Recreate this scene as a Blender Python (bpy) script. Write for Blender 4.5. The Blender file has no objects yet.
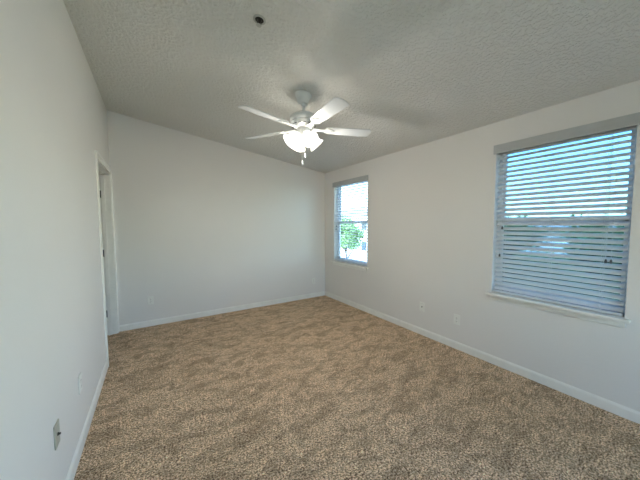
import bpy, bmesh, math, random
from mathutils import Vector, Matrix, Euler
random.seed(7)
sc = bpy.context.scene
col = sc.collection
PI = math.pi

# ------------------------------------------------------------------ camera
EYE = 1.42
FPX = 263.97
yaw, pitch, roll = (math.radians(a) for a in (32.3856, 3.49554, -0.22729))
fw = Vector((math.sin(yaw) * math.cos(pitch), math.cos(yaw) * math.cos(pitch), -math.sin(pitch)))
rt = Vector((math.cos(yaw), -math.sin(yaw), 0))
up = rt.cross(fw)
rt2 = rt * math.cos(roll) + up * math.sin(roll)
up2 = up * math.cos(roll) - rt * math.sin(roll)
cam_data = bpy.data.cameras.new('camera')
cam_data.sensor_fit = 'HORIZONTAL'
cam_data.sensor_width = 36
cam_data.lens = FPX * 36 / 640
cam_data.clip_start = 0.02
cam_data.clip_end = 500
cam = bpy.data.objects.new('camera', cam_data)
col.objects.link(cam)
m3 = Matrix((rt2, up2, -fw)).transposed()
cam.matrix_world = Matrix.Translation((0, 0, EYE)) @ m3.to_4x4()
sc.camera = cam

# ------------------------------------------------------------------ colour management
sc.view_settings.view_transform = 'Standard'
sc.view_settings.look = 'None'
sc.view_settings.gamma = 1
sc.view_settings.use_curve_mapping = False
sc.view_settings.exposure = 0.74

# ------------------------------------------------------------------ sky, sun
SKY_STRENGTH = 1.15
LAMP_W = 5.6
world = bpy.data.worlds.new('sky')
sc.world = world
world.use_nodes = True
wn = world.node_tree
wn.nodes.clear()
out = wn.nodes.new('ShaderNodeOutputWorld')
bg = wn.nodes.new('ShaderNodeBackground')
sky = wn.nodes.new('ShaderNodeTexSky')
sky.sky_type = 'NISHITA'
sky.sun_disc = False
sky.sun_elevation = math.radians(48)
sky.sun_rotation = math.radians(-95)
sky.altitude = 100
sky.air_density = 1.0
sky.dust_density = 0.6
sky.ozone_density = 1.6
bg.inputs['Strength'].default_value = SKY_STRENGTH
wn.links.new(sky.outputs[0], bg.inputs[0])
wn.links.new(bg.outputs[0], out.inputs[0])

sun_data = bpy.data.lights.new('sun', 'SUN')
sun_data.energy = 8.0
sun_data.angle = math.radians(0.6)
sun_data.color = (1.0, 0.95, 0.88)
sun = bpy.data.objects.new('sun', sun_data)
col.objects.link(sun)
sun.location = (-20, 5, 25)
sun.rotation_euler = Vector((0.72, -0.14, -0.75)).to_track_quat('-Z', 'Y').to_euler()


# ------------------------------------------------------------------ materials
def new_mat(name):
    m = bpy.data.materials.new(name)
    m.use_nodes = True
    return m, m.node_tree, m.node_tree.nodes['Principled BSDF']


def rgb(r, g, b):
    """sRGB 0-255 -> linear"""
    def f(c):
        c /= 255
        return c / 12.92 if c <= 0.04045 else ((c + 0.055) / 1.055) ** 2.4
    return (f(r), f(g), f(b), 1)


def plain(name, c, rough=0.5, metal=0.0, spec=0.5, noise=0.03):
    m, nt, b = new_mat(name)
    tc = nt.nodes.new('ShaderNodeTexCoord')
    n = nt.nodes.new('ShaderNodeTexNoise')
    n.inputs['Scale'].default_value = 14
    n.inputs['Detail'].default_value = 4
    r = nt.nodes.new('ShaderNodeValToRGB')
    lo, hi = 1 - noise, 1 + noise
    r.color_ramp.elements[0].position = 0.3
    r.color_ramp.elements[1].position = 0.7
    r.color_ramp.elements[0].color = (c[0] * lo, c[1] * lo, c[2] * lo, 1)
    r.color_ramp.elements[1].color = (min(1, c[0] * hi), min(1, c[1] * hi), min(1, c[2] * hi), 1)
    nt.links.new(tc.outputs['Object'], n.inputs['Vector'])
    nt.links.new(n.outputs['Fac'], r.inputs[0])
    nt.links.new(r.outputs[0], b.inputs['Base Color'])
    b.inputs['Roughness'].default_value = rough
    b.inputs['Metallic'].default_value = metal
    b.inputs['Specular IOR Level'].default_value = spec
    return m


def wall_paint(name, c, scale, strength, detail=3.0, rough=0.75, knock=False, dist=0.004):
    m, nt, b = new_mat(name)
    tc = nt.nodes.new('ShaderNodeTexCoord')
    n = nt.nodes.new('ShaderNodeTexNoise')
    n.inputs['Scale'].default_value = scale
    n.inputs['Detail'].default_value = detail
    nt.links.new(tc.outputs['Object'], n.inputs['Vector'])
    h = n.outputs['Fac']
    if knock:
        r = nt.nodes.new('ShaderNodeValToRGB')
        r.color_ramp.elements[0].position = 0.44
        r.color_ramp.elements[1].position = 0.58
        nt.links.new(h, r.inputs[0])
        h = r.outputs[0]
    bp = nt.nodes.new('ShaderNodeBump')
    bp.inputs['Strength'].default_value = strength
    bp.inputs['Distance'].default_value = dist
    nt.links.new(h, bp.inputs['Height'])
    nt.links.new(bp.outputs[0], b.inputs['Normal'])
    # faint scuffs and roller marks
    n2 = nt.nodes.new('ShaderNodeTexNoise')
    n2.inputs['Scale'].default_value = 0.9
    n2.inputs['Detail'].default_value = 6
    nt.links.new(tc.outputs['Object'], n2.inputs['Vector'])
    r2 = nt.nodes.new('ShaderNodeValToRGB')
    r2.color_ramp.elements[0].position = 0.35
    r2.color_ramp.elements[1].position = 0.65
    r2.color_ramp.elements[0].color = (c[0] * .975, c[1] * .975, c[2] * .975, 1)
    r2.color_ramp.elements[1].color = c
    nt.links.new(n2.outputs['Fac'], r2.inputs[0])
    nt.links.new(r2.outputs[0], b.inputs['Base Color'])
    b.inputs['Roughness'].default_value = rough
    b.inputs['Specular IOR Level'].default_value = 0.25
    return m


M = {}
M['wall'] = wall_paint('wall_paint', (0.815, 0.785, 0.75, 1), 60, 0.22)
M['ceiling'] = wall_paint('ceiling_texture', (0.80, 0.785, 0.745, 1), 42, 0.8, 4, 0.9, True, 0.007)
M['trim'] = plain('trim_paint', (0.87, 0.85, 0.80), 0.42)
M['vinyl'] = plain('window_vinyl', (0.86, 0.87, 0.88), 0.35)
M['slat'] = plain('blind_slat', (0.70, 0.71, 0.73), 0.35)
M['valance'] = plain('blind_valance_shaded', (0.46, 0.465, 0.46), 0.45)  # shade on the white valance is put into this grey
M['cord'] = plain('blind_cord', (0.62, 0.63, 0.66), 0.8)
M['tassel'] = plain('cord_tassel', (0.05, 0.05, 0.055), 0.4)
M['fan_white'] = plain('fan_enamel', (0.82, 0.83, 0.82), 0.35)
M['blade'] = plain('fan_blade', (0.80, 0.81, 0.81), 0.32)
M['fan_dark'] = plain('vent_slot', (0.03, 0.03, 0.03), 0.6)
M['chain'] = plain('pull_chain', (0.55, 0.55, 0.53), 0.35, 0.7)
M['plate'] = plain('switch_plate', (0.85, 0.84, 0.79), 0.35)
M['almond'] = plain('almond_plate', (0.47, 0.46, 0.38), 0.4)
M['slot'] = plain('outlet_slot', (0.04, 0.035, 0.03), 0.6)
M['screw'] = plain('screw_metal', (0.45, 0.44, 0.42), 0.35, 0.9)
M['brass'] = plain('jack_metal', (0.25, 0.23, 0.2), 0.4, 0.8)
M['hinge'] = plain('hinge_metal', (0.10, 0.10, 0.10), 0.4, 0.8)
M['door'] = plain('door_paint', (0.76, 0.76, 0.75), 0.45)
M['bronze'] = plain('sprinkler_metal', (0.05, 0.045, 0.04), 0.35, 0.6)
M['ring'] = plain('sprinkler_ring', (0.52, 0.51, 0.47), 0.45)

# lamp glass and bulbs
m, nt, b = new_mat('frosted_glass')
b.inputs['Base Color'].default_value = (0.55, 0.545, 0.53, 1)
b.inputs['Roughness'].default_value = 0.4
b.inputs['Emission Color'].default_value = (1.0, 0.96, 0.88, 1)
b.inputs['Emission Strength'].default_value = 0.9
mo = nt.nodes['Material Output']
tr = nt.nodes.new('ShaderNodeBsdfTransparent')
tr.inputs[0].default_value = (0.97, 0.96, 0.93, 1)
mx = nt.nodes.new('ShaderNodeMixShader')
mx.inputs[0].default_value = 0.62
nt.links.new(tr.outputs[0], mx.inputs[1])
nt.links.new(b.outputs[0], mx.inputs[2])
nt.links.new(mx.outputs[0], mo.inputs[0])
M['shade'] = m
m, nt, b = new_mat('lit_bulb')
b.inputs['Base Color'].default_value = (1, 1, 1, 1)
b.inputs['Emission Color'].default_value = (1.0, 0.95, 0.86, 1)
b.inputs['Emission Strength'].default_value = 4
M['bulb'] = m

# window glass: thin pane
m, nt, b = new_mat('window_glass')
nt.nodes.remove(b)
mo = nt.nodes['Material Output']
tr = nt.nodes.new('ShaderNodeBsdfTransparent')
tr.inputs[0].default_value = (0.93, 0.97, 0.97, 1)
gl = nt.nodes.new('ShaderNodeBsdfGlossy')
gl.inputs['Roughness'].default_value = 0.02
lw = nt.nodes.new('ShaderNodeFresnel')
lw.inputs['IOR'].default_value = 0.9
mx = nt.nodes.new('ShaderNodeMixShader')
nt.links.new(lw.outputs[0], mx.inputs[0])
nt.links.new(tr.outputs[0], mx.inputs[1])
nt.links.new(gl.outputs[0], mx.inputs[2])
nt.links.new(mx.outputs[0], mo.inputs[0])
M['glass'] = m
m3 = m.copy()
m3.name = 'window_glass_sky_dim_light'
for n_ in m3.node_tree.nodes:
    if n_.type == 'BSDF_TRANSPARENT':
        n_.inputs[0].default_value = (0.68, 0.80, 0.84, 1)  # weaker tint keeps the sky brighter through the small window
M['glass_light'] = m3
m2 = m.copy()
m2.name = 'window_glass_sky_dim'
for n_ in m2.node_tree.nodes:
    if n_.type == 'BSDF_TRANSPARENT':
        n_.inputs[0].default_value = (0.30, 0.45, 0.54, 1)  # dims the sky and turns it cyan through the large window
M['glass_tint'] = m2

# carpet
m, nt, b = new_mat('carpet_frieze')
tc = nt.nodes.new('ShaderNodeTexCoord')
def noise(scale, detail=3, rough=0.5, dist=0.0, vec=None):
    n = nt.nodes.new('ShaderNodeTexNoise')
    n.inputs['Scale'].default_value = scale
    n.inputs['Detail'].default_value = detail
    n.inputs['Roughness'].default_value = rough
    n.inputs['Distortion'].default_value = dist
    nt.links.new(vec or tc.outputs['Object'], n.inputs['Vector'])
    return n
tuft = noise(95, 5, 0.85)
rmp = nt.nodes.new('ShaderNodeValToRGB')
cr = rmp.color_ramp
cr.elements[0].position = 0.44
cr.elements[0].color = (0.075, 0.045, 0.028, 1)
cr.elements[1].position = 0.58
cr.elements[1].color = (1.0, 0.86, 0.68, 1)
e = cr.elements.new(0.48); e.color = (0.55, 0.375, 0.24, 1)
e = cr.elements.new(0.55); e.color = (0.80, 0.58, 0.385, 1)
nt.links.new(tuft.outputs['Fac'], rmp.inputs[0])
mp = nt.nodes.new('ShaderNodeMapping')
mp.inputs['Rotation'].default_value = (0, 0, math.radians(28))
mp.inputs['Scale'].default_value = (1.0, 1.9, 1.0)
nt.links.new(tc.outputs['Object'], mp.inputs['Vector'])
lay = noise(4.2, 10, 0.72, 0.9, mp.outputs[0])  # vacuum marks; pile-lay shading painted into the base colour
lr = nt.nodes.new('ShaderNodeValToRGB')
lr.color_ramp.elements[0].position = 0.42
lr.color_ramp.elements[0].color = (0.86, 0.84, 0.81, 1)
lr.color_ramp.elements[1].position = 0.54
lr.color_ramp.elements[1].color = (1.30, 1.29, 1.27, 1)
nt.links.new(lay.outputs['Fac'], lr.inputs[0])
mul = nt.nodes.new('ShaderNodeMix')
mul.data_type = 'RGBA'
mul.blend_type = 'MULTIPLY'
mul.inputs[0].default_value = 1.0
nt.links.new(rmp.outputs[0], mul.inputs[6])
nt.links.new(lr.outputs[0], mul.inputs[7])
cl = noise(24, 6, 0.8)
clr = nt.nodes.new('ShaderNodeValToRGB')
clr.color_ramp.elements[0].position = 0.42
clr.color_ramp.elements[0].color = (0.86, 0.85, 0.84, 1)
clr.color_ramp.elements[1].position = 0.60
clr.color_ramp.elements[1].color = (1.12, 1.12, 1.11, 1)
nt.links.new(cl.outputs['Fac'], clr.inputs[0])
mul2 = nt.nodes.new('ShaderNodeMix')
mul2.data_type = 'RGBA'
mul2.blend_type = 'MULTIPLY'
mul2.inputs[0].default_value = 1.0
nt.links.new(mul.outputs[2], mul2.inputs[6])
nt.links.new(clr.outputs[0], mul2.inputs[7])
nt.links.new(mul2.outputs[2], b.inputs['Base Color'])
bp = nt.nodes.new('ShaderNodeBump')
bp.inputs['Strength'].default_value = 0.9
bp.inputs['Distance'].default_value = 0.012
nt.links.new(tuft.outputs['Fac'], bp.inputs['Height'])
nt.links.new(bp.outputs[0], b.inputs['Normal'])
b.inputs['Roughness'].default_value = 1.0
b.inputs['Specular IOR Level'].default_value = 0.05
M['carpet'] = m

# outdoors
M['asphalt'] = plain('parking_surface', (0.66, 0.62, 0.58), 0.9, noise=0.12)
M['lawn'] = plain('lawn_grass', (0.10, 0.17, 0.05), 0.95, noise=0.3)
M['stucco'] = plain('pale_stucco', (0.80, 0.71, 0.65), 0.9, noise=0.05)
M['roof'] = plain('roof_shingle', (0.48, 0.41, 0.37), 0.9, noise=0.2)
M['house_trim'] = plain('house_trim', (0.8, 0.79, 0.77), 0.6)
M['house_glass'] = plain('house_glass', (0.06, 0.08, 0.1), 0.1)
M['bark'] = plain('tree_bark', (0.12, 0.085, 0.06), 0.95, noise=0.3)
M['leaf'] = plain('green_leaf', (0.34, 0.48, 0.20), 0.6, noise=0.35)
M['leaf_dark'] = plain('dark_green_leaf', (0.10, 0.18, 0.06), 0.6, noise=0.35)
M['outer'] = plain('exterior_stucco', (0.62, 0.57, 0.5), 0.9, noise=0.05)


# ------------------------------------------------------------------ mesh helpers
def box(bm, lo, hi, mat=None, bevel=0.0):
    c = [(a + b_) / 2 for a, b_ in zip(lo, hi)]
    s = [abs(b_ - a) for a, b_ in zip(lo, hi)]
    mt = Matrix.Translation(c) @ Matrix.Diagonal((*s, 1))
    if mat is not None:
        mt = mat @ mt
    r = bmesh.ops.create_cube(bm, size=1, matrix=mt)
    if bevel:
        vs = set(r['verts'])
        es = [e for e in bm.edges if e.verts[0] in vs and e.verts[1] in vs]
        bmesh.ops.bevel(bm, geom=es, offset=bevel, segments=2, profile=0.5, affect='EDGES')


def lathe(bm, prof, mat=None, seg=32, cap=True):
    """prof: list of (radius, z) from top to bottom"""
    mt = mat or Matrix.Identity(4)
    rings = []
    for r, z in prof:
        if r < 1e-6:
            rings.append([bm.verts.new(mt @ Vector((0, 0, z)))])
        else:
            rings.append([bm.verts.new(mt @ Vector((r * math.cos(2 * PI * i / seg), r * math.sin(2 * PI * i / seg), z))) for i in range(seg)])
    for a, b_ in zip(rings, rings[1:]):
        for i in range(seg):
            j = (i + 1) % seg
            if len(a) == 1 and len(b_) == 1:
                continue
            if len(a) == 1:
                bm.faces.new((a[0], b_[i], b_[j]))
            elif len(b_) == 1:
                bm.faces.new((a[i], b_[0], a[j]))
            else:
                bm.faces.new((a[i], b_[i], b_[j], a[j]))
    if cap:
        for rg in (rings[0], rings[-1]):
            if len(rg) > 1:
                bm.faces.new(rg)


def tube(bm, pts, radii, seg=10):
    pts = [Vector(p) for p in pts]
    if not hasattr(radii, '__len__'):
        radii = [radii] * len(pts)
    rings = []
    for i, p in enumerate(pts):
        d = (pts[min(i + 1, len(pts) - 1)] - pts[max(i - 1, 0)]).normalized()
        a = d.cross(Vector((0, 0, 1)))
        if a.length < 1e-3:
            a = Vector((1, 0, 0))
        a.normalize()
        b_ = d.cross(a)
        rings.append([bm.verts.new(p + radii[i] * (math.cos(2 * PI * k / seg) * a + math.sin(2 * PI * k / seg) * b_)) for k in range(seg)])
    for a, b_ in zip(rings, rings[1:]):
        for k in range(seg):
            bm.faces.new((a[k], a[(k + 1) % seg], b_[(k + 1) % seg], b_[k]))
    bm.faces.new(rings[0])
    bm.faces.new(rings[-1])


def prism(bm, outline, depth, mat=None):
    """outline in xy, extruded along z from 0 to depth"""
    mt = mat or Matrix.Identity(4)
    a = [bm.verts.new(mt @ Vector((x, y, 0))) for x, y in outline]
    b_ = [bm.verts.new(mt @ Vector((x, y, depth))) for x, y in outline]
    n = len(a)
    bm.faces.new(a)
    bm.faces.new(b_)
    for i in range(n):
        bm.faces.new((a[i], a[(i + 1) % n], b_[(i + 1) % n], b_[i]))


def obj(name, bm, mat, parent=None, smooth=False, loc=None):
    bmesh.ops.recalc_face_normals(bm, faces=bm.faces)
    me = bpy.data.meshes.new(name)
    bm.to_mesh(me)
    bm.free()
    me.materials.append(mat)
    if smooth:
        for p in me.polygons:
            p.use_smooth = True
        try:
            me.set_sharp_from_angle(angle=math.radians(38))
        except Exception:
            pass
    o = bpy.data.objects.new(name, me)
    col.objects.link(o)
    if parent:
        o.parent = parent
    if loc:
        o.location = loc
    return o


def empty(name, loc, rot=(0, 0, 0)):
    o = bpy.data.objects.new(name, None)
    o.empty_display_size = 0.1
    col.objects.link(o)
    o.location = loc
    o.rotation_euler = rot
    return o


def tag(o, label, cat, group=None):
    o['label'] = label
    o['category'] = cat
    if group:
        o['group'] = group
    return o


def struct(o):
    o['kind'] = 'structure'
    return o


def boxes(name, lst, mat, parent=None, bevel=0.0):
    bm = bmesh.new()
    for lo, hi in lst:
        box(bm, lo, hi, bevel=bevel)
    return obj(name, bm, mat, parent)


# ------------------------------------------------------------------ room shell
XL, XR, YB = -0.4337, 2.8647, 4.3339
YF = -2.70                      # wall behind the camera
ZL, ZR = 2.8655, 2.3991
SL = (ZR - ZL) / (XR - XL)
TW = 0.100                      # wall thickness
def ceil_z(x):
    return ZL + SL * (x - XL)

WZ0, WZ1 = 0.731, 2.158         # window opening heights
WIN = [(0.4016, 1.2925), (3.123, 4.027)]
DY0, DY1, DZ = 3.350, 4.285, 2.067

# right wall with two openings
GD = (-2.30, -0.70, 0.03, 2.10)          # glass door added behind the camera for more daylight
ys = [YF - TW, GD[0], GD[1], WIN[0][0], WIN[0][1], WIN[1][0], WIN[1][1], YB + TW]
lst = []
RT = 0.15
for i in range(7):
    a, b_ = ys[i], ys[i + 1]
    if i == 1:
        lst += [((XR, a, -0.02), (XR + RT, b_, GD[2])), ((XR, a, GD[3]), (XR + RT, b_, ZR))]
    elif i in (3, 5):
        lst += [((XR, a, -0.02), (XR + RT, b_, WZ0 - 0.02)), ((XR, a, WZ1), (XR + RT, b_, ZR + 0.0))]
    else:
        lst.append(((XR, a, -0.02), (XR + RT, b_, ZR)))
struct(boxes('wall_right', lst, M['wall']))
# left wall with door opening
lst = [((XL - TW, YF - TW, -0.02), (XL, DY0, ZL)), ((XL - TW, DY1, -0.02), (XL, YB + TW, ZL)), ((XL - TW, DY0, DZ), (XL, DY1, ZL))]
struct(boxes('wall_left', lst, M['wall']))


def gable(name, y0, y1):
    bm = bmesh.new()
    pts = [(XL, -0.02), (XR, -0.02), (XR, ZR), (XL, ZL)]
    a = [bm.verts.new((x, y0, z)) for x, z in pts]
    b_ = [bm.verts.new((x, y1, z)) for x, z in pts]
    bm.faces.new(a); bm.faces.new(b_)
    for i in range(4):
        bm.faces.new((a[i], a[(i + 1) % 4], b_[(i + 1) % 4], b_[i]))
    return struct(obj(name, bm, M['wall']))


gable('wall_back', YB, YB + TW)
# wall behind the camera, with an uncovered window added for fill daylight
FW = (0.4, 2.4, 0.731, 2.12)
lst = [((XL, YF - TW, -0.02), (FW[0], YF, ZR)), ((FW[1], YF - TW, -0.02), (XR, YF, ZR)),
       ((FW[0], YF - TW, -0.02), (FW[1], YF, FW[2] - 0.02)), ((FW[0], YF - TW, FW[3]), (FW[1], YF, ZR))]
bm = bmesh.new()
for lo, hi in lst:
    box(bm, lo, hi)
pts = [(XL, ZR), (XR, ZR), (XL, ZL)]
prism(bm, pts, TW, Matrix(((1, 0, 0, 0), (0, 0, 1, YF - TW), (0, 1, 0, 0), (0, 0, 0, 1))))
struct(obj('wall_front', bm, M['wall']))
# sloped ceiling slab
bm = bmesh.new()
x0, x1 = XL - TW, XR + RT
pts = [(x0, ceil_z(x0) + (0.0)), (x1, ceil_z(x1)), (x1, ceil_z(x1) + 0.25), (x0, ceil_z(x0) + 0.25)]
a = [bm.verts.new((x, YF - TW, z)) for x, z in pts]
b_ = [bm.verts.new((x, YB + TW, z)) for x, z in pts]
bm.faces.new(a); bm.faces.new(b_)
for i in range(4):
    bm.faces.new((a[i], a[(i + 1) % 4], b_[(i + 1) % 4], b_[i]))
struct(obj('ceiling', bm, M['ceiling']))

# carpeted floor: gently uneven pile
bm = bmesh.new()
nx, ny = 150, 230
gx0, gx1, gy0, gy1 = XL - TW, XR, YF, YB
from mathutils import noise as mnoise
vs = []
for j in range(ny + 1):
    row = []
    for i in range(nx + 1):
        x = gx0 + (gx1 - gx0) * i / nx
        y = gy0 + (gy1 - gy0) * j / ny
        z = 0.004 * mnoise.noise(Vector((x * 26, y * 26, 0))) + 0.003 * mnoise.noise(Vector((x * 6, y * 6, 3)))
        row.append(bm.verts.new((x, y, z)))
    vs.append(row)
for j in range(ny):
    for i in range(nx):
        bm.faces.new((vs[j][i], vs[j][i + 1], vs[j + 1][i + 1], vs[j + 1][i]))
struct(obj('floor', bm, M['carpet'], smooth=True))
struct(boxes('floor_slab', [((XL - TW, YF - TW, -0.22), (XR + RT, YB + TW, -0.022))], M['outer']))


# baseboards with a small moulded top, profile swept along each wall
def baseboard(name, p0, p1, inward):
    h, t = 0.083, 0.013
    prof = [(0, 0.0), (t, 0.0), (t, h - 0.018), (t * 0.75, h - 0.010), (t * 0.35, h - 0.003), (0, h)]
    p0, p1, n = Vector(p0), Vector(p1), Vector(inward)
    bm = bmesh.new()
    a = [bm.verts.new(p0 + n * d + Vector((0, 0, z))) for d, z in prof]
    b_ = [bm.verts.new(p1 + n * d + Vector((0, 0, z))) for d, z in prof]
    k = len(a)
    bm.faces.new(a); bm.faces.new(b_)
    for i in range(k):
        bm.faces.new((a[i], a[(i + 1) % k], b_[(i + 1) % k], b_[i]))
    return struct(obj(name, bm, M['trim']))


CW = 0.057
baseboard('baseboard_back', (XL + 0.018, YB, 0), (XR, YB, 0), (0, -1, 0))
baseboard('baseboard_right', (XR, GD[1] + 0.02, 0), (XR, YB - 0.013, 0), (-1, 0, 0))
baseboard('baseboard_left', (XL, YF, 0), (XL, DY0 - CW + 0.004, 0), (1, 0, 0))
baseboard('baseboard_front', (XL + 0.013, YF, 0), (XR - 0.013, YF, 0), (0, 1, 0))

# ------------------------------------------------------------------ door in the left wall
door = struct(empty('door_1', (XL, DY0, 0)))


def rel(lst, o):
    l = o.location
    return [(tuple(a - c for a, c in zip(lo, l)), tuple(a - c for a, c in zip(hi, l))) for lo, hi in lst]


def casing_strip(lst):
    return lst
ct = 0.017
bm = bmesh.new()
for lo, hi in rel([
    ((XL, DY0 - CW, 0), (XL + ct * 0.7, DY0 + 0.004, DZ + CW)), ((XL - 0.001, DY0 - CW - 0.001, -0.002), (XL + ct, DY0 - CW + 0.02, DZ + CW + 0.001)),
    ((XL, DY1 - 0.010, 0), (XL + ct * 0.7, YB - 0.0005, DZ + CW)), ((XL - 0.001, YB - 0.02, -0.002), (XL + ct, YB + 0.0005, DZ + CW + 0.0005)),
    ((XL + 0.001, DY0 - CW + 0.001, DZ - 0.004), (XL + ct * 0.72, YB - 0.001, DZ + CW - 0.001)), ((XL - 0.002, DY0 - CW - 0.002, DZ + CW - 0.02), (XL + ct + 0.001, YB + 0.001, DZ + CW + 0.002))], door):
    box(bm, lo, hi, bevel=0.002)
obj('casing', bm, M['trim'], door)
jt = 0.019
JX = XL - TW - 0.004
boxes('jamb', rel([((JX, DY1 - jt, 0), (XL + 0.001, DY1 + 0.003, DZ)), ((JX, DY0 - 0.003, 0), (XL + 0.001, DY0 + jt, DZ)),
                   ((JX, DY0, DZ - jt), (XL + 0.001, DY1, DZ + 0.003))], door), M['trim'], door)
boxes('door_stop', rel([((XL - 0.090, DY1 - jt - 0.012, 0), (XL - 0.055, DY1 - jt + 0.001, DZ - jt)),
                        ((XL - 0.090, DY0 + jt - 0.001, 0), (XL - 0.055, DY0 + jt + 0.012, DZ - jt)),
                        ((XL - 0.090, DY0 + jt, DZ - jt - 0.012), (XL - 0.055, DY1 - jt, DZ - jt + 0.001))], door), M['trim'], door)
LW = DY1 - DY0 - 2 * jt - 0.006
leaf_y = DY1 - jt - 0.006
leaf = boxes('door_leaf', rel([((JX - 0.040 - LW, leaf_y - 0.035, 0.012), (JX - 0.040, leaf_y, DZ - jt - 0.004))], door), M['door'], door, 0.002)
for z in (1.80, 1.06, 0.28):
    bm = bmesh.new()
    lo, hi = rel([((XL - 0.103, DY1 - jt - 0.003, z - 0.045), (XL - 0.092, DY1 - jt + 0.001, z + 0.045))], door)[0]
    box(bm, lo, hi)
    mt = Matrix.Translation((JX - 0.010 - XL, leaf_y + 0.001 - DY0, z))
    lathe(bm, [(0.0055, 0.047), (0.0055, -0.047)], mt, 12)
    obj('hinge', bm, M['hinge'], door)
bm = bmesh.new()
for s in (-1, 1):
    mt = Matrix.Translation((JX - 0.040 - LW + 0.065 - XL, leaf_y - 0.0175 - DY0, 0.95)) @ Matrix.Rotation(s * PI / 2, 4, 'X')
    lathe(bm, [(0.032, 0.0175), (0.032, 0.024), (0.012, 0.028), (0.012, 0.045), (0.026, 0.055), (0.028, 0.07), (0.018, 0.08), (0, 0.082)], mt, 20)
obj('door_knob', bm, M['screw'], leaf, True)

# the small passage the door leads to
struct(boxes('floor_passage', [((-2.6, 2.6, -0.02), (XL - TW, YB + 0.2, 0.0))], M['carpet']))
struct(boxes('wall_passage', [((-2.72, 2.48, -0.02), (-2.6, YB + 0.32, 2.5)), ((-2.6, 2.48, -0.02), (XL - TW, 2.6, 2.5)),
                              ((-2.6, YB + 0.2, -0.02), (XL - TW, YB + 0.32, 2.5))], M['wall']))
struct(boxes('ceiling_passage', [((-2.72, 2.48, 2.5), (XL - TW, YB + 0.32, 2.6))], M['ceiling']))


# ------------------------------------------------------------------ windows
def window(idx, y0, y1, glass):
    w = struct(empty('window_%d' % idx, (XR, (y0 + y1) / 2, WZ0)))
    hw = (y1 - y0) / 2
    H = WZ1 - WZ0
    fx0, fx1 = 0.088, 0.145            # depth of vinyl frame in the wall
    fwid = 0.024
    bm = bmesh.new()
    for lo, hi in [((fx0, -hw, 0), (fx1, -hw + fwid, H)), ((fx0, hw - fwid, 0), (fx1, hw, H)),
                   ((fx0, -hw, 0), (fx1, hw, fwid)), ((fx0, -hw, H - fwid), (fx1, hw, H))]:
        box(bm, lo, hi, bevel=0.003)
    obj('window_frame', bm, M['vinyl'], w)
    mid = H / 2 + 0.002
    sw = 0.024
    for nm, za, zb, xa in (('lower_sash', fwid - 0.004, mid + 0.022, 0.096), ('upper_sash', mid - 0.022, H - fwid + 0.004, 0.121)):
        bm = bmesh.new()
        ya, yb = -hw + fwid - 0.004, hw - fwid + 0.004
        xb = xa + 0.022
        for lo, hi in [((xa, ya, za), (xb, ya + sw, zb)), ((xa, yb - sw, za), (xb, yb, zb)), ((xa, ya, za), (xb, yb, za + 0.042)), ((xa, ya, zb - 0.042), (xb, yb, zb))]:
            box(bm, lo, hi, bevel=0.002)
        s = obj(nm, bm, M['vinyl'], w)
        bm = bmesh.new()
        box(bm, (xa + 0.009, ya + sw - 0.004, za + 0.038), (xa + 0.013, yb - sw + 0.004, zb - 0.038))
        obj('glass_pane', bm, M[glass], s)
    bm = bmesh.new()
    box(bm, (0.078, -0.03, mid + 0.018), (0.100, 0.03, mid + 0.030), bevel=0.003)
    obj('sash_lock', bm, M['vinyl'], w)
    # stool with horns and apron below
    bm = bmesh.new()
    box(bm, (-0.060, -hw - 0.032, -0.024), (0.0, hw + 0.032, 0.0), bevel=0.005)
    box(bm, (-0.01, -hw + 0.0005, -0.020), (fx0 + 0.004, hw - 0.0005, 0.0))
    obj('window_sill', bm, M['trim'], w)
    bm = bmesh.new()
    box(bm, (-0.014, -hw - 0.008, -0.074), (0.0, hw + 0.008, -0.024), bevel=0.003)
    obj('sill_apron', bm, M['trim'], w)
    return w


for i, (a, b_) in enumerate(WIN):
    window(i + 1, a, b_, ('glass_tint', 'glass_light')[i])


w = struct(empty('window_3', ((FW[0] + FW[1]) / 2, YF - TW, FW[2])))  # unseen window, added to bring fill daylight into the room
hw, H = (FW[1] - FW[0]) / 2, FW[3] - FW[2]
boxes('window_frame', [((-hw, 0.01, 0), (-hw + 0.05, 0.06, H)), ((hw - 0.05, 0.01, 0), (hw, 0.06, H)), ((-hw, 0.01, 0), (hw, 0.06, 0.05)),
                       ((-hw, 0.01, H - 0.05), (hw, 0.06, H)), ((-0.025, 0.01, 0), (0.025, 0.06, H))], M['vinyl'], w)
boxes('glass_pane', [((-hw + 0.045, 0.03, 0.045), (-0.02, 0.036, H - 0.045)), ((0.02, 0.03, 0.045), (hw - 0.045, 0.036, H - 0.045))], M['glass'], w)
boxes('window_sill', [((-hw, 0.06, -0.02), (hw, TW, 0)), ((-hw - 0.03, TW, -0.02), (hw + 0.03, TW + 0.04, 0))], M['trim'], w)

d2 = struct(empty('added_daylight_door', (XR, (GD[0] + GD[1]) / 2, GD[2])))  # unseen glass door, added to throw daylight on the left wall
hw, H = (GD[1] - GD[0]) / 2, GD[3] - GD[2]
boxes('door_frame', [((0.05, -hw, 0), (0.12, -hw + 0.06, H)), ((0.05, hw - 0.06, 0), (0.12, hw, H)), ((0.05, -hw, 0), (0.12, hw, 0.06)),
                     ((0.05, -hw, H - 0.06), (0.12, hw, H)), ((0.05, -0.04, 0), (0.12, 0.04, H))], M['vinyl'], d2)
boxes('glass_pane', [((0.08, -hw + 0.05, 0.05), (0.086, -0.03, H - 0.05)), ((0.08, 0.03, 0.05), (0.086, hw - 0.05, H - 0.05))], M['glass'], d2)


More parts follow.
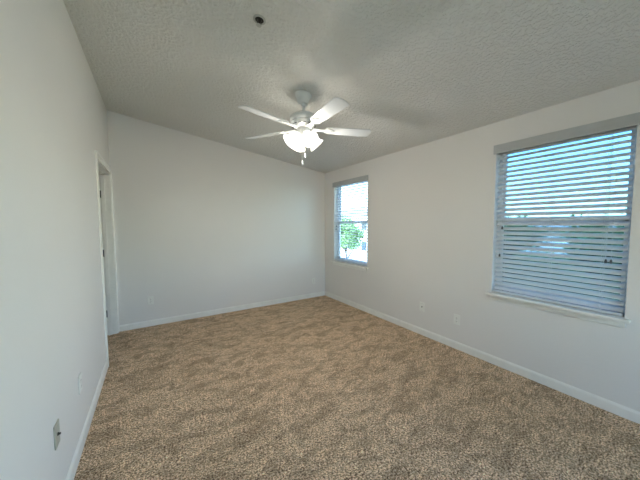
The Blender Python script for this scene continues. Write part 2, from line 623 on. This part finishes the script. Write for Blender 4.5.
# ------------------------------------------------------------------ blinds
def blind(y0, y1, tilt, label, tassels):
    hw = (y1 - y0) / 2 - 0.011
    cy = (y0 + y1) / 2
    root = empty('window_blind', (XR + 0.036, cy, WZ0))
    tag(root, label, 'blinds', 'horizontal slat blinds in the two windows')
    H = WZ1 - WZ0
    # headrail
    bm = bmesh.new()
    box(bm, (-0.024, -hw, H - 0.045), (0.026, hw, H - 0.0005), bevel=0.002)
    obj('headrail', bm, M['vinyl'], root)
    # valance board on the face of the wall with returns
    ew = (y1 - y0) / 2 + 0.017
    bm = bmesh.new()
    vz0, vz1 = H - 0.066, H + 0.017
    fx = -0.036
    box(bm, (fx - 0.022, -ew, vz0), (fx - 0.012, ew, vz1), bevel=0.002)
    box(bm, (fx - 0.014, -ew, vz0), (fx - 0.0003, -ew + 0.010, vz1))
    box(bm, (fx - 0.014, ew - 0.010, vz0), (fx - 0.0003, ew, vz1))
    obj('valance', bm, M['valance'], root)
    # slats
    n = 30
    bm = bmesh.new()
    zt, zb = H - 0.062, 0.052
    pitch_ = (zt - zb) / (n - 1)
    ct_, st_ = math.cos(tilt), math.sin(tilt)
    for k in range(n):
        z = zb + pitch_ * k
        # gently crowned section, outer edge higher
        sec = []
        for u, v in ((-0.025, -0.0030), (-0.018, 0.0002), (-0.009, 0.0020), (0, 0.0026), (0.009, 0.0020), (0.018, 0.0002), (0.025, -0.0030), (0.025, -0.0056), (0.018, -0.0024), (0.009, -0.0006), (0, 0), (-0.009, -0.0006), (-0.018, -0.0024), (-0.025, -0.0056)):
            sec.append((u * ct_ - v * st_, z + u * st_ + v * ct_))
        a = [bm.verts.new((x, -hw, zz)) for x, zz in sec]
        b2 = [bm.verts.new((x, hw, zz)) for x, zz in sec]
        bm.faces.new(a); bm.faces.new(b2)
        for i in range(len(a)):
            j = (i + 1) % len(a)
            bm.faces.new((a[i], a[j], b2[j], b2[i]))
    obj('slats', bm, M['slat'], root)
    bm = bmesh.new()
    box(bm, (-0.025, -hw, 0.004), (0.025, hw, 0.024), bevel=0.004)
    obj('bottom_rail', bm, M['slat'], root)
    # ladder cords front and back
    ex = 0.0262 * ct_
    for yy in (-hw + 0.115, 0.0, hw - 0.075):
        bm = bmesh.new()
        for sx in (-1, 1):
            tube(bm, [(sx * ex, yy, 0.02), (sx * ex, yy, H - 0.04)], 0.0013, 6)
        tube(bm, [(-ex - 0.002, yy + 0.012, 0.02), (-ex - 0.002, yy + 0.012, H - 0.04)], 0.0011, 6)
        obj('ladder_cord', bm, M['cord'], root)
    # hanging cords with dark tassels
    for yy, zz in tassels:
        x = -0.0335
        bm = bmesh.new()
        tube(bm, [(x, yy, zz), (x, yy, H - 0.03)], 0.0012, 6)
        c = obj('pull_cord', bm, M['cord'], root)
        bm = bmesh.new()
        mt = Matrix.Translation((x, yy, zz))
        lathe(bm, [(0.003, 0.006), (0.006, 0.0), (0.0085, -0.018), (0.008, -0.024), (0.0, -0.026)], mt, 12)
        obj('cord_tassel', bm, M['tassel'], c, True)
    return root


hw0 = (WIN[0][1] - WIN[0][0]) / 2
blind(*WIN[0], math.radians(37), 'white slat blind, slats tilted nearly closed, in the window nearest the camera',
      [(-hw0 + 0.112, 0.41), (-hw0 + 0.085, 0.41), (hw0 - 0.075, 0.655), (hw0 - 0.060, 0.385)])
blind(*WIN[1], math.radians(-9), 'white slat blind with open slats in the small bright window beside the back corner',
      [(-hw0 + 0.112, 0.48), (-hw0 + 0.085, 0.48), (hw0 - 0.075, 0.655), (hw0 - 0.060, 0.60)])

# ------------------------------------------------------------------ ceiling fan
FX, FY = 1.238, 2.232
FZ = ceil_z(FX)
fan = empty('ceiling_fan', (FX, FY, FZ))
tag(fan, 'white five-blade ceiling fan with glowing bell shades under it', 'ceiling fan')
slope_a = math.atan(SL)
DT = Matrix.Translation((0, 0, -0.028))
# canopy follows the slope
mt = Matrix.Rotation(-slope_a, 4, 'Y')
bm = bmesh.new()
lathe(bm, [(0.074, 0.0), (0.078, -0.004), (0.078, -0.014), (0.072, -0.022), (0.066, -0.040), (0.057, -0.060), (0.046, -0.078), (0.034, -0.084), (0.0, -0.085)], mt, 40)
canopy = obj('canopy', bm, M['fan_white'], fan, True)
bm = bmesh.new()
lathe(bm, [(0.0, -0.070), (0.022, -0.074), (0.031, -0.086), (0.031, -0.096), (0.022, -0.108), (0.014, -0.112), (0.0, -0.112)], Matrix.Translation((0.010, 0, 0)), 28)
lathe(bm, [(0.0125, -0.10), (0.0125, -0.20)], None, 20)
lathe(bm, [(0.021, -0.128), (0.026, -0.136), (0.026, -0.152)], DT, 24)
obj('downrod', bm, M['fan_white'], fan, True)
bm = bmesh.new()
lathe(bm, [(0.026, -0.146), (0.06, -0.150), (0.096, -0.160), (0.118, -0.174), (0.128, -0.190), (0.130, -0.206), (0.126, -0.218), (0.118, -0.226), (0.05, -0.228)], DT, 48)
obj('motor_housing', bm, M['fan_white'], fan, True)
# vented lower ring the blade irons screw to
bm = bmesh.new()
lathe(bm, [(0.112, -0.2265), (0.120, -0.232), (0.116, -0.248), (0.092, -0.268), (0.070, -0.280), (0.045, -0.284)], DT, 48)
ring = obj('flywheel_ring', bm, M['fan_white'], fan, True)
for k in range(15):
    a = 2 * PI * k / 15 + 0.1
    bm = bmesh.new()
    mt = DT @ Matrix.Rotation(a, 4, 'Z') @ Matrix.Translation((0.1046, 0, -0.2585)) @ Matrix.Rotation(math.radians(40), 4, 'Y')
    box(bm, (-0.010, -0.0125, -0.0012), (0.010, 0.0125, 0.0030), mt, 0.001)
    o = obj('vent_slot', bm, M['fan_dark'], ring)

BZ = -0.290 - 0.028
BP = math.radians(-12)
for k in range(5):
    ang = math.radians(51 + 72 * k)
    base = Matrix.Rotation(ang, 4, 'Z')
    tiltm = base @ Matrix.Translation((0, 0, BZ)) @ Matrix.Rotation(BP, 4, 'X')
    # blade outline: narrow rounded root, wider rounded tip
    outl = []
    r0, r1 = 0.205, 0.662
    w0, w1 = 0.052, 0.066
    for t in range(7):
        a = PI / 2 + PI * t / 6
        outl.append((r0 + 0.03 + 0.03 * math.cos(a), w0 * math.sin(a)))
    for px, py in ((0.35, -w0 - 0.006), (0.5, -w1 + 0.003), (r1 - 0.03, -w1), (r1 - 0.010, -w1 + 0.010), (r1, -w1 + 0.030), (r1 + 0.004, 0), (r1, w1 - 0.030), (r1 - 0.010, w1 - 0.010), (r1 - 0.03, w1), (0.5, w1 - 0.003), (0.35, w0 + 0.006)):
        outl.append((px, py))
    bm = bmesh.new()
    prism(bm, outl, 0.006, tiltm)
    es = list(bm.edges)
    bmesh.ops.bevel(bm, geom=es, offset=0.0012, segments=1, affect='EDGES')
    bl = obj('blade', bm, M['blade'], fan)
    # blade iron: arm plus scalloped medallion below the blade
    bm = bmesh.new()
    pl = []
    for t in range(24):
        a = 2 * PI * t / 24
        rr = 0.042 + 0.006 * math.cos(3 * a)
        pl.append((0.243 + rr * math.cos(a), rr * math.sin(a) * 0.95))
    prism(bm, pl, -0.005, tiltm @ Matrix.Translation((0, 0, -0.0003)))
    arm = [(0.085, 0.024), (0.13, 0.018), (0.17, 0.014), (0.21, 0.020), (0.21, -0.020), (0.17, -0.014), (0.13, -0.018), (0.085, -0.024)]
    prism(bm, arm, -0.008, base @ Matrix.Translation((0, 0, BZ + 0.004)) @ Matrix.Rotation(BP * 0.6, 4, 'X'))
    for sx, sy in ((0.228, 0.018), (0.228, -0.018), (0.262, 0.0)):
        lathe(bm, [(0.006, -0.0045), (0.0055, -0.008), (0, -0.009)], tiltm @ Matrix.Translation((sx, sy, 0)), 10)
    obj('blade_iron', bm, M['fan_white'], bl)

# light kit
bm = bmesh.new()
lathe(bm, [(0.045, -0.282), (0.058, -0.288), (0.062, -0.300), (0.062, -0.330), (0.054, -0.345), (0.040, -0.352), (0.028, -0.372), (0.024, -0.400), (0.014, -0.410), (0.0, -0.414)], DT, 36)
kit = obj('light_kit', bm, M['fan_white'], fan, True)
SHADE_AZ = (175, 265, 355, 85)
for az in SHADE_AZ:
    a = math.radians(az)
    tl = math.radians(47)          # tilt of shade axis from straight down
    # local frame: z axis pointing along the shade, away from the hub
    mt = DT @ Matrix.Rotation(a, 4, 'Z') @ Matrix.Translation((0.052, 0, -0.340)) @ Matrix.Rotation(PI - tl, 4, 'Y')
    bm = bmesh.new()
    lathe(bm, [(0.018, -0.022), (0.023, -0.010), (0.030, 0.004), (0.032, 0.016), (0.026, 0.018)], mt, 24)
    sock = obj('lamp_socket', bm, M['fan_white'], kit, True)
    # ribbed bell glass
    bm = bmesh.new()
    prof = [(0.030, 0.010), (0.034, 0.018), (0.040, 0.034), (0.046, 0.055), (0.052, 0.078), (0.060, 0.100), (0.071, 0.116), (0.077, 0.122)]
    seg = 48
    rings = []
    for th, pr_ in ((0.0, prof), (-0.003, list(reversed(prof)))):
        for r, z in pr_:
            ring_ = []
            for i in range(seg):
                q = 2 * PI * i / seg
                rr = (r + th) * (1 + 0.022 * math.cos(12 * q) * min(1, max(0, (z - 0.02) / 0.06)))
                ring_.append(bm.verts.new(mt @ Vector((rr * math.cos(q), rr * math.sin(q), z))))
            rings.append(ring_)
    for p, q in zip(rings, rings[1:] + rings[:1]):
        for i in range(seg):
            bm.faces.new((p[i], p[(i + 1) % seg], q[(i + 1) % seg], q[i]))
    shade = obj('lamp_shade', bm, M['shade'], fan, True)
    bm = bmesh.new()
    lathe(bm, [(0.012, 0.016), (0.013, 0.030), (0.020, 0.040), (0.025, 0.052), (0.025, 0.060), (0.018, 0.070), (0.0, 0.075)], mt, 20)
    bu = obj('bulb', bm, M['bulb'], shade, True)
    # the bulb's light
    ld = bpy.data.lights.new('bulb_light', 'POINT')
    ld.energy = LAMP_W
    ld.color = (1.0, 0.965, 0.89)
    ld.shadow_soft_size = 0.02
    lo = bpy.data.objects.new('bulb_light', ld)
    col.objects.link(lo)
    lo.parent = fan
    lo.matrix_local = mt @ Matrix.Translation((0, 0, 0.098))

# two pull chains hang in front of the kit
tw = Vector((-math.cos(math.radians(61)), -math.sin(math.radians(61)), 0))
sd = Vector((math.cos(math.radians(-29)), math.sin(math.radians(-29)), 0))
for off, zb in ((0.010, -0.560), (-0.014, -0.625)):
    p = tw * 0.064 + sd * off
    bm = bmesh.new()
    tube(bm, [(p.x, p.y, -0.34), (p.x, p.y, zb)], 0.0016, 6)
    z = -0.34
    while z > zb:
        bmesh.ops.create_icosphere(bm, subdivisions=1, radius=0.0023, matrix=Matrix.Translation((p.x, p.y, z)))
        z -= 0.0062
    ch = obj('pull_chain', bm, M['chain'], fan)
    bm = bmesh.new()
    lathe(bm, [(0.002, 0.004), (0.005, -0.002), (0.0065, -0.014), (0.0095, -0.030), (0.0085, -0.038), (0, -0.041)], Matrix.Translation((p.x, p.y, zb)), 16)
    obj('pull_knob', bm, M['fan_white'], ch, True)


# ------------------------------------------------------------------ wall plates
def outlet(loc, rz, label, kind='duplex', mat='plate', sc_=1.0):
    """local +x points into the room"""
    names = {'duplex': ('wall_outlet', 'outlet'), 'jack': ('cable_jack', 'cable jack')}
    t = empty(names[kind][0], loc, (0, 0, rz))
    tag(t, label, names[kind][1], 'outlets and jacks low on the walls')
    bm = bmesh.new()
    box(bm, (0.0, -0.036, -0.0585), (0.0065, 0.036, 0.0585), bevel=0.0035)
    obj('wall_plate', bm, M[mat], t)
    if kind == 'duplex':
        for s in (-1, 1):
            zc = 0.0195 * s
            bm = bmesh.new()
            ol = [(0.0165 * math.cos(q) if abs(math.cos(q)) < 0.94 else 0.0155 * math.copysign(1, math.cos(q)), max(-0.0125, min(0.0125, 0.0175 * math.sin(q)))) for q in [2 * PI * i / 28 for i in range(28)]]
            mt = Matrix.Translation((0.0063, 0, zc)) @ Matrix(((0, 0, 1, 0), (1, 0, 0, 0), (0, 1, 0, 0), (0, 0, 0, 1)))
            prism(bm, ol, 0.0022, mt)
            r = obj('receptacle', bm, M['trim'] if mat == 'plate' else M[mat], t)
            bm = bmesh.new()
            for yy, hh in ((-0.0063, 0.0042), (0.0063, 0.0034)):
                box(bm, (0.0080, yy - 0.0013, zc + 0.002 - hh), (0.0088, yy + 0.0013, zc + 0.002 + hh))
            lathe(bm, [(0.0024, 0.0), (0.0024, 0.0008)], Matrix.Translation((0.0080, 0, zc - 0.0075)) @ Matrix.Rotation(PI / 2, 4, 'Y'), 10)
            obj('slot', bm, M['slot'], r)
        bm = bmesh.new()
        lathe(bm, [(0.0032, 0.0), (0.0028, 0.0012), (0, 0.0014)], Matrix.Translation((0.0063, 0, 0)) @ Matrix.Rotation(PI / 2, 4, 'Y'), 12)
        obj('screw', bm, M['screw'], t)
    else:
        bm = bmesh.new()
        lathe(bm, [(0.0085, 0.0), (0.0085, 0.003), (0.0050, 0.003), (0.0050, 0.011), (0.0, 0.011)], Matrix.Translation((0.0060, 0, 0)) @ Matrix.Rotation(PI / 2, 4, 'Y'), 16)
        obj('connector', bm, M['brass'] if mat == 'plate' else M['slot'], t)
        for s in (-1, 1):
            bm = bmesh.new()
            lathe(bm, [(0.0032, 0.0), (0.0028, 0.0012), (0, 0.0014)], Matrix.Translation((0.0063, 0, 0.042 * s)) @ Matrix.Rotation(PI / 2, 4, 'Y'), 12)
            obj('screw', bm, M['screw'], t)
    return t


outlet((XR, 2.092, 0.363), PI, 'white cable jack plate with one dark centre connector, below and between the windows', 'jack')
outlet((XR, 1.638, 0.337), PI, 'white duplex outlet on the window wall, beside the cable jack and nearer the large window')
outlet((-0.058, YB, 0.364), -PI / 2, 'white duplex outlet on the back wall next to the doorway')
outlet((2.596, YB, 0.320), -PI / 2, 'white duplex outlet on the back wall close to the window corner')
outlet((XL, 2.225, 0.397), 0, 'white duplex outlet on the left wall, between the almond jack plate and the doorway')
outlet((XL, 1.731, 0.398), 0, 'almond cable jack plate with a dark connector low on the left wall', 'jack', 'almond')

# ------------------------------------------------------------------ fire sprinkler in the ceiling
SX, SY = 0.6219, 1.687
sp = empty('fire_sprinkler', (SX, SY, ceil_z(SX)), (0, -slope_a, 0))
tag(sp, 'small dark recessed fire sprinkler head in the ceiling', 'sprinkler')
bm = bmesh.new()
lathe(bm, [(0.040, 0.0), (0.040, -0.003), (0.030, -0.007), (0.0275, -0.006), (0.0275, 0.0)], None, 32, False)
obj('escutcheon', bm, M['ring'], sp, True)
bm = bmesh.new()
lathe(bm, [(0.027, -0.0005), (0.027, -0.003), (0.014, -0.004), (0.012, -0.012), (0.007, -0.014), (0.006, -0.026), (0.0, -0.027)], None, 24)
body = obj('sprinkler_body', bm, M['bronze'], sp, True)
bm = bmesh.new()
for s in (-1, 1):
    tube(bm, [(0.011 * s, 0, -0.010), (0.014 * s, 0, -0.020), (0.008 * s, 0, -0.032), (0, 0, -0.036)], 0.0022, 8)
obj('yoke', bm, M['bronze'], sp)
bm = bmesh.new()
lathe(bm, [(0.016, -0.036), (0.017, -0.038), (0.0, -0.039)], None, 16)
obj('deflector', bm, M['ring'], sp)

# ------------------------------------------------------------------ outdoors (second-floor view)
GZ = -3.0
struct(boxes('ground', [((XR + 0.5, -45, GZ - 0.2), (70, 90, GZ))], M['asphalt']))
struct(boxes('ground_lawn', [((XR + 0.6, -30, GZ), (40, 9.0, GZ + 0.05))], M['lawn']))
struct(boxes('wall_lower_storey', [((XL - TW, YF - TW, GZ), (XR + RT, YB + TW, -0.22))], M['outer']))


def house(x, y, wx, wy, h, label, nwin, rh=1.3):
    t = empty('neighbouring_house', (x, y, GZ))
    tag(t, label, 'house', 'pale houses seen through the blinds')
    bm = bmesh.new()
    box(bm, (0, -wy / 2, 0), (wx, wy / 2, h))
    obj('house_wall', bm, M['stucco'], t)
    bm = bmesh.new()
    ov = 0.5
    a = [bm.verts.new(v) for v in ((-ov, -wy / 2 - ov, h), (wx + ov, -wy / 2 - ov, h), (wx + ov, wy / 2 + ov, h), (-ov, wy / 2 + ov, h))]
    b2 = [bm.verts.new(v) for v in ((wx / 2, -wy / 2 + wx * 0.4, h + rh), (wx / 2, wy / 2 - wx * 0.4, h + rh))]
    bm.faces.new(a)
    bm.faces.new((a[0], a[1], b2[0])); bm.faces.new((a[2], a[3], b2[1]))
    bm.faces.new((a[1], a[2], b2[1], b2[0])); bm.faces.new((a[3], a[0], b2[0], b2[1]))
    obj('roof', bm, M['roof'], t)
    for s in range(nwin):
        yy = -wy / 2 + wy * (s + 0.5) / nwin
        for zz in (1.0, 3.6):
            if zz + 1.4 > h:
                continue
            bm = bmesh.new()
            for lo, hi in (((-0.05, yy - 0.6, zz), (0.0, yy - 0.5, zz + 1.3)), ((-0.05, yy + 0.5, zz), (0.0, yy + 0.6, zz + 1.3)),
                           ((-0.05, yy - 0.6, zz), (0.0, yy + 0.6, zz + 0.1)), ((-0.05, yy - 0.6, zz + 1.2), (0.0, yy + 0.6, zz + 1.3))):
                box(bm, lo, hi)
            f = obj('house_window', bm, M['house_trim'], t)
            bm = bmesh.new()
            box(bm, (-0.02, yy - 0.5, zz + 0.1), (-0.005, yy + 0.5, zz + 1.2))
            obj('pane', bm, M['house_glass'], f)
    return t


house(24, 7, 9, 14, 3.9, 'pale pinkish house with brown roof beyond the trees of the large window', 4, 0.8)
house(22, 29, 9, 12, 5.6, 'pale pinkish house with brown roof beyond the tree of the small window', 4)


def tree(x, y, top, rad, label, leafm, n):
    t = empty('tree', (x, y, GZ))
    tag(t, label, 'tree', 'trees outside the windows')
    h = top - GZ
    bm = bmesh.new()
    tube(bm, [(0, 0, 0), (0.05, 0.03, h * 0.3), (0.0, 0.08, h * 0.6), (0.05, 0.0, h * 0.85)], [0.16, 0.12, 0.09, 0.03], 10)
    for k in range(6):
        a = 2 * PI * k / 6 + random.random()
        z0 = h * (0.4 + 0.06 * k)
        tube(bm, [(0.02, 0.04, z0), (rad * 0.35 * math.cos(a), rad * 0.35 * math.sin(a), z0 + rad * 0.35), (rad * 0.7 * math.cos(a), rad * 0.7 * math.sin(a), z0 + rad * 0.55)], [0.06, 0.04, 0.015], 6)
    obj('trunk', bm, M['bark'], t)
    bm = bmesh.new()
    czz = h - rad * 0.95
    clumps = []
    for _ in range(22):
        d = Vector((random.gauss(0, 1), random.gauss(0, 1), random.gauss(0, 1))).normalized() * rad * random.uniform(0.35, 0.75)
        clumps.append((Vector((d.x, d.y, czz + d.z)), rad * random.uniform(0.22, 0.36)))
    for _ in range(n):
        c, r = random.choice(clumps)
        p = c + Vector((random.gauss(0, .5), random.gauss(0, .5), random.gauss(0, .5))) * r
        s = random.uniform(0.06, 0.12)
        e = Euler((random.uniform(0, 6.28), random.uniform(0, 6.28), random.uniform(0, 6.28))).to_matrix()
        v = [bm.verts.new(p + e @ Vector(q)) for q in ((-s, 0, 0), (0, -s * .45, s * .12), (s, 0, 0), (0, s * .45, s * .12))]
        bm.faces.new(v)
    obj('foliage', bm, M[leafm], t)
    return t


tree(10.5, 13.35, 2.1, 1.35, 'leafy green tree outside the small window by the back corner', 'leaf', 4500)
tree(13.0, 5.1, 1.9, 1.7, 'bushy tree outside the left half of the large window', 'leaf_dark', 5000)
tree(13.0, 2.3, 1.9, 1.4, 'bushy tree outside the right half of the large window', 'leaf_dark', 4500)


# clipped hedge in front of the far house
hg = empty('hedge', (17.0, 4.0, GZ))
tag(hg, 'long low clipped green hedge outside behind the two bushy trees', 'hedge')
bm = bmesh.new()
n = 60
L = 20.0
prof = [(-0.6, 0.0), (-0.65, 1.2), (-0.6, 2.3), (-0.35, 2.75), (0.0, 2.85), (0.35, 2.75), (0.6, 2.3), (0.65, 1.2), (0.6, 0.0)]
rows = []
for i in range(n + 1):
    y = -L / 2 + L * i / n
    rows.append([bm.verts.new((x + 0.12 * mnoise.noise(Vector((x * 3, y * 2, z * 2))), y, z + (0.14 * mnoise.noise(Vector((y * 1.7, x, z))) if z > 0 else 0))) for x, z in prof])
for a, b_ in zip(rows, rows[1:]):
    for k in range(len(prof) - 1):
        bm.faces.new((a[k], a[k + 1], b_[k + 1], b_[k]))
bm.faces.new(rows[0]); bm.faces.new(rows[-1])
obj('hedge_body', bm, M['leaf_dark'], hg, True)
bm = bmesh.new()
for _ in range(5000):
    y = random.uniform(-L / 2, L / 2)
    z = random.uniform(0.6, 2.95)
    x = -0.66 + random.uniform(-0.06, 0.08) if z < 2.5 else random.uniform(-0.6, 0.4)
    sz = random.uniform(0.06, 0.12)
    e = Euler((random.uniform(0, 6.28), random.uniform(0, 6.28), random.uniform(0, 6.28))).to_matrix()
    bm.faces.new([bm.verts.new(Vector((x, y, z)) + e @ Vector(q)) for q in ((-sz, 0, 0), (0, -sz * .45, sz * .12), (sz, 0, 0), (0, sz * .45, sz * .12))])
obj('foliage', bm, M['leaf_dark'], hg)
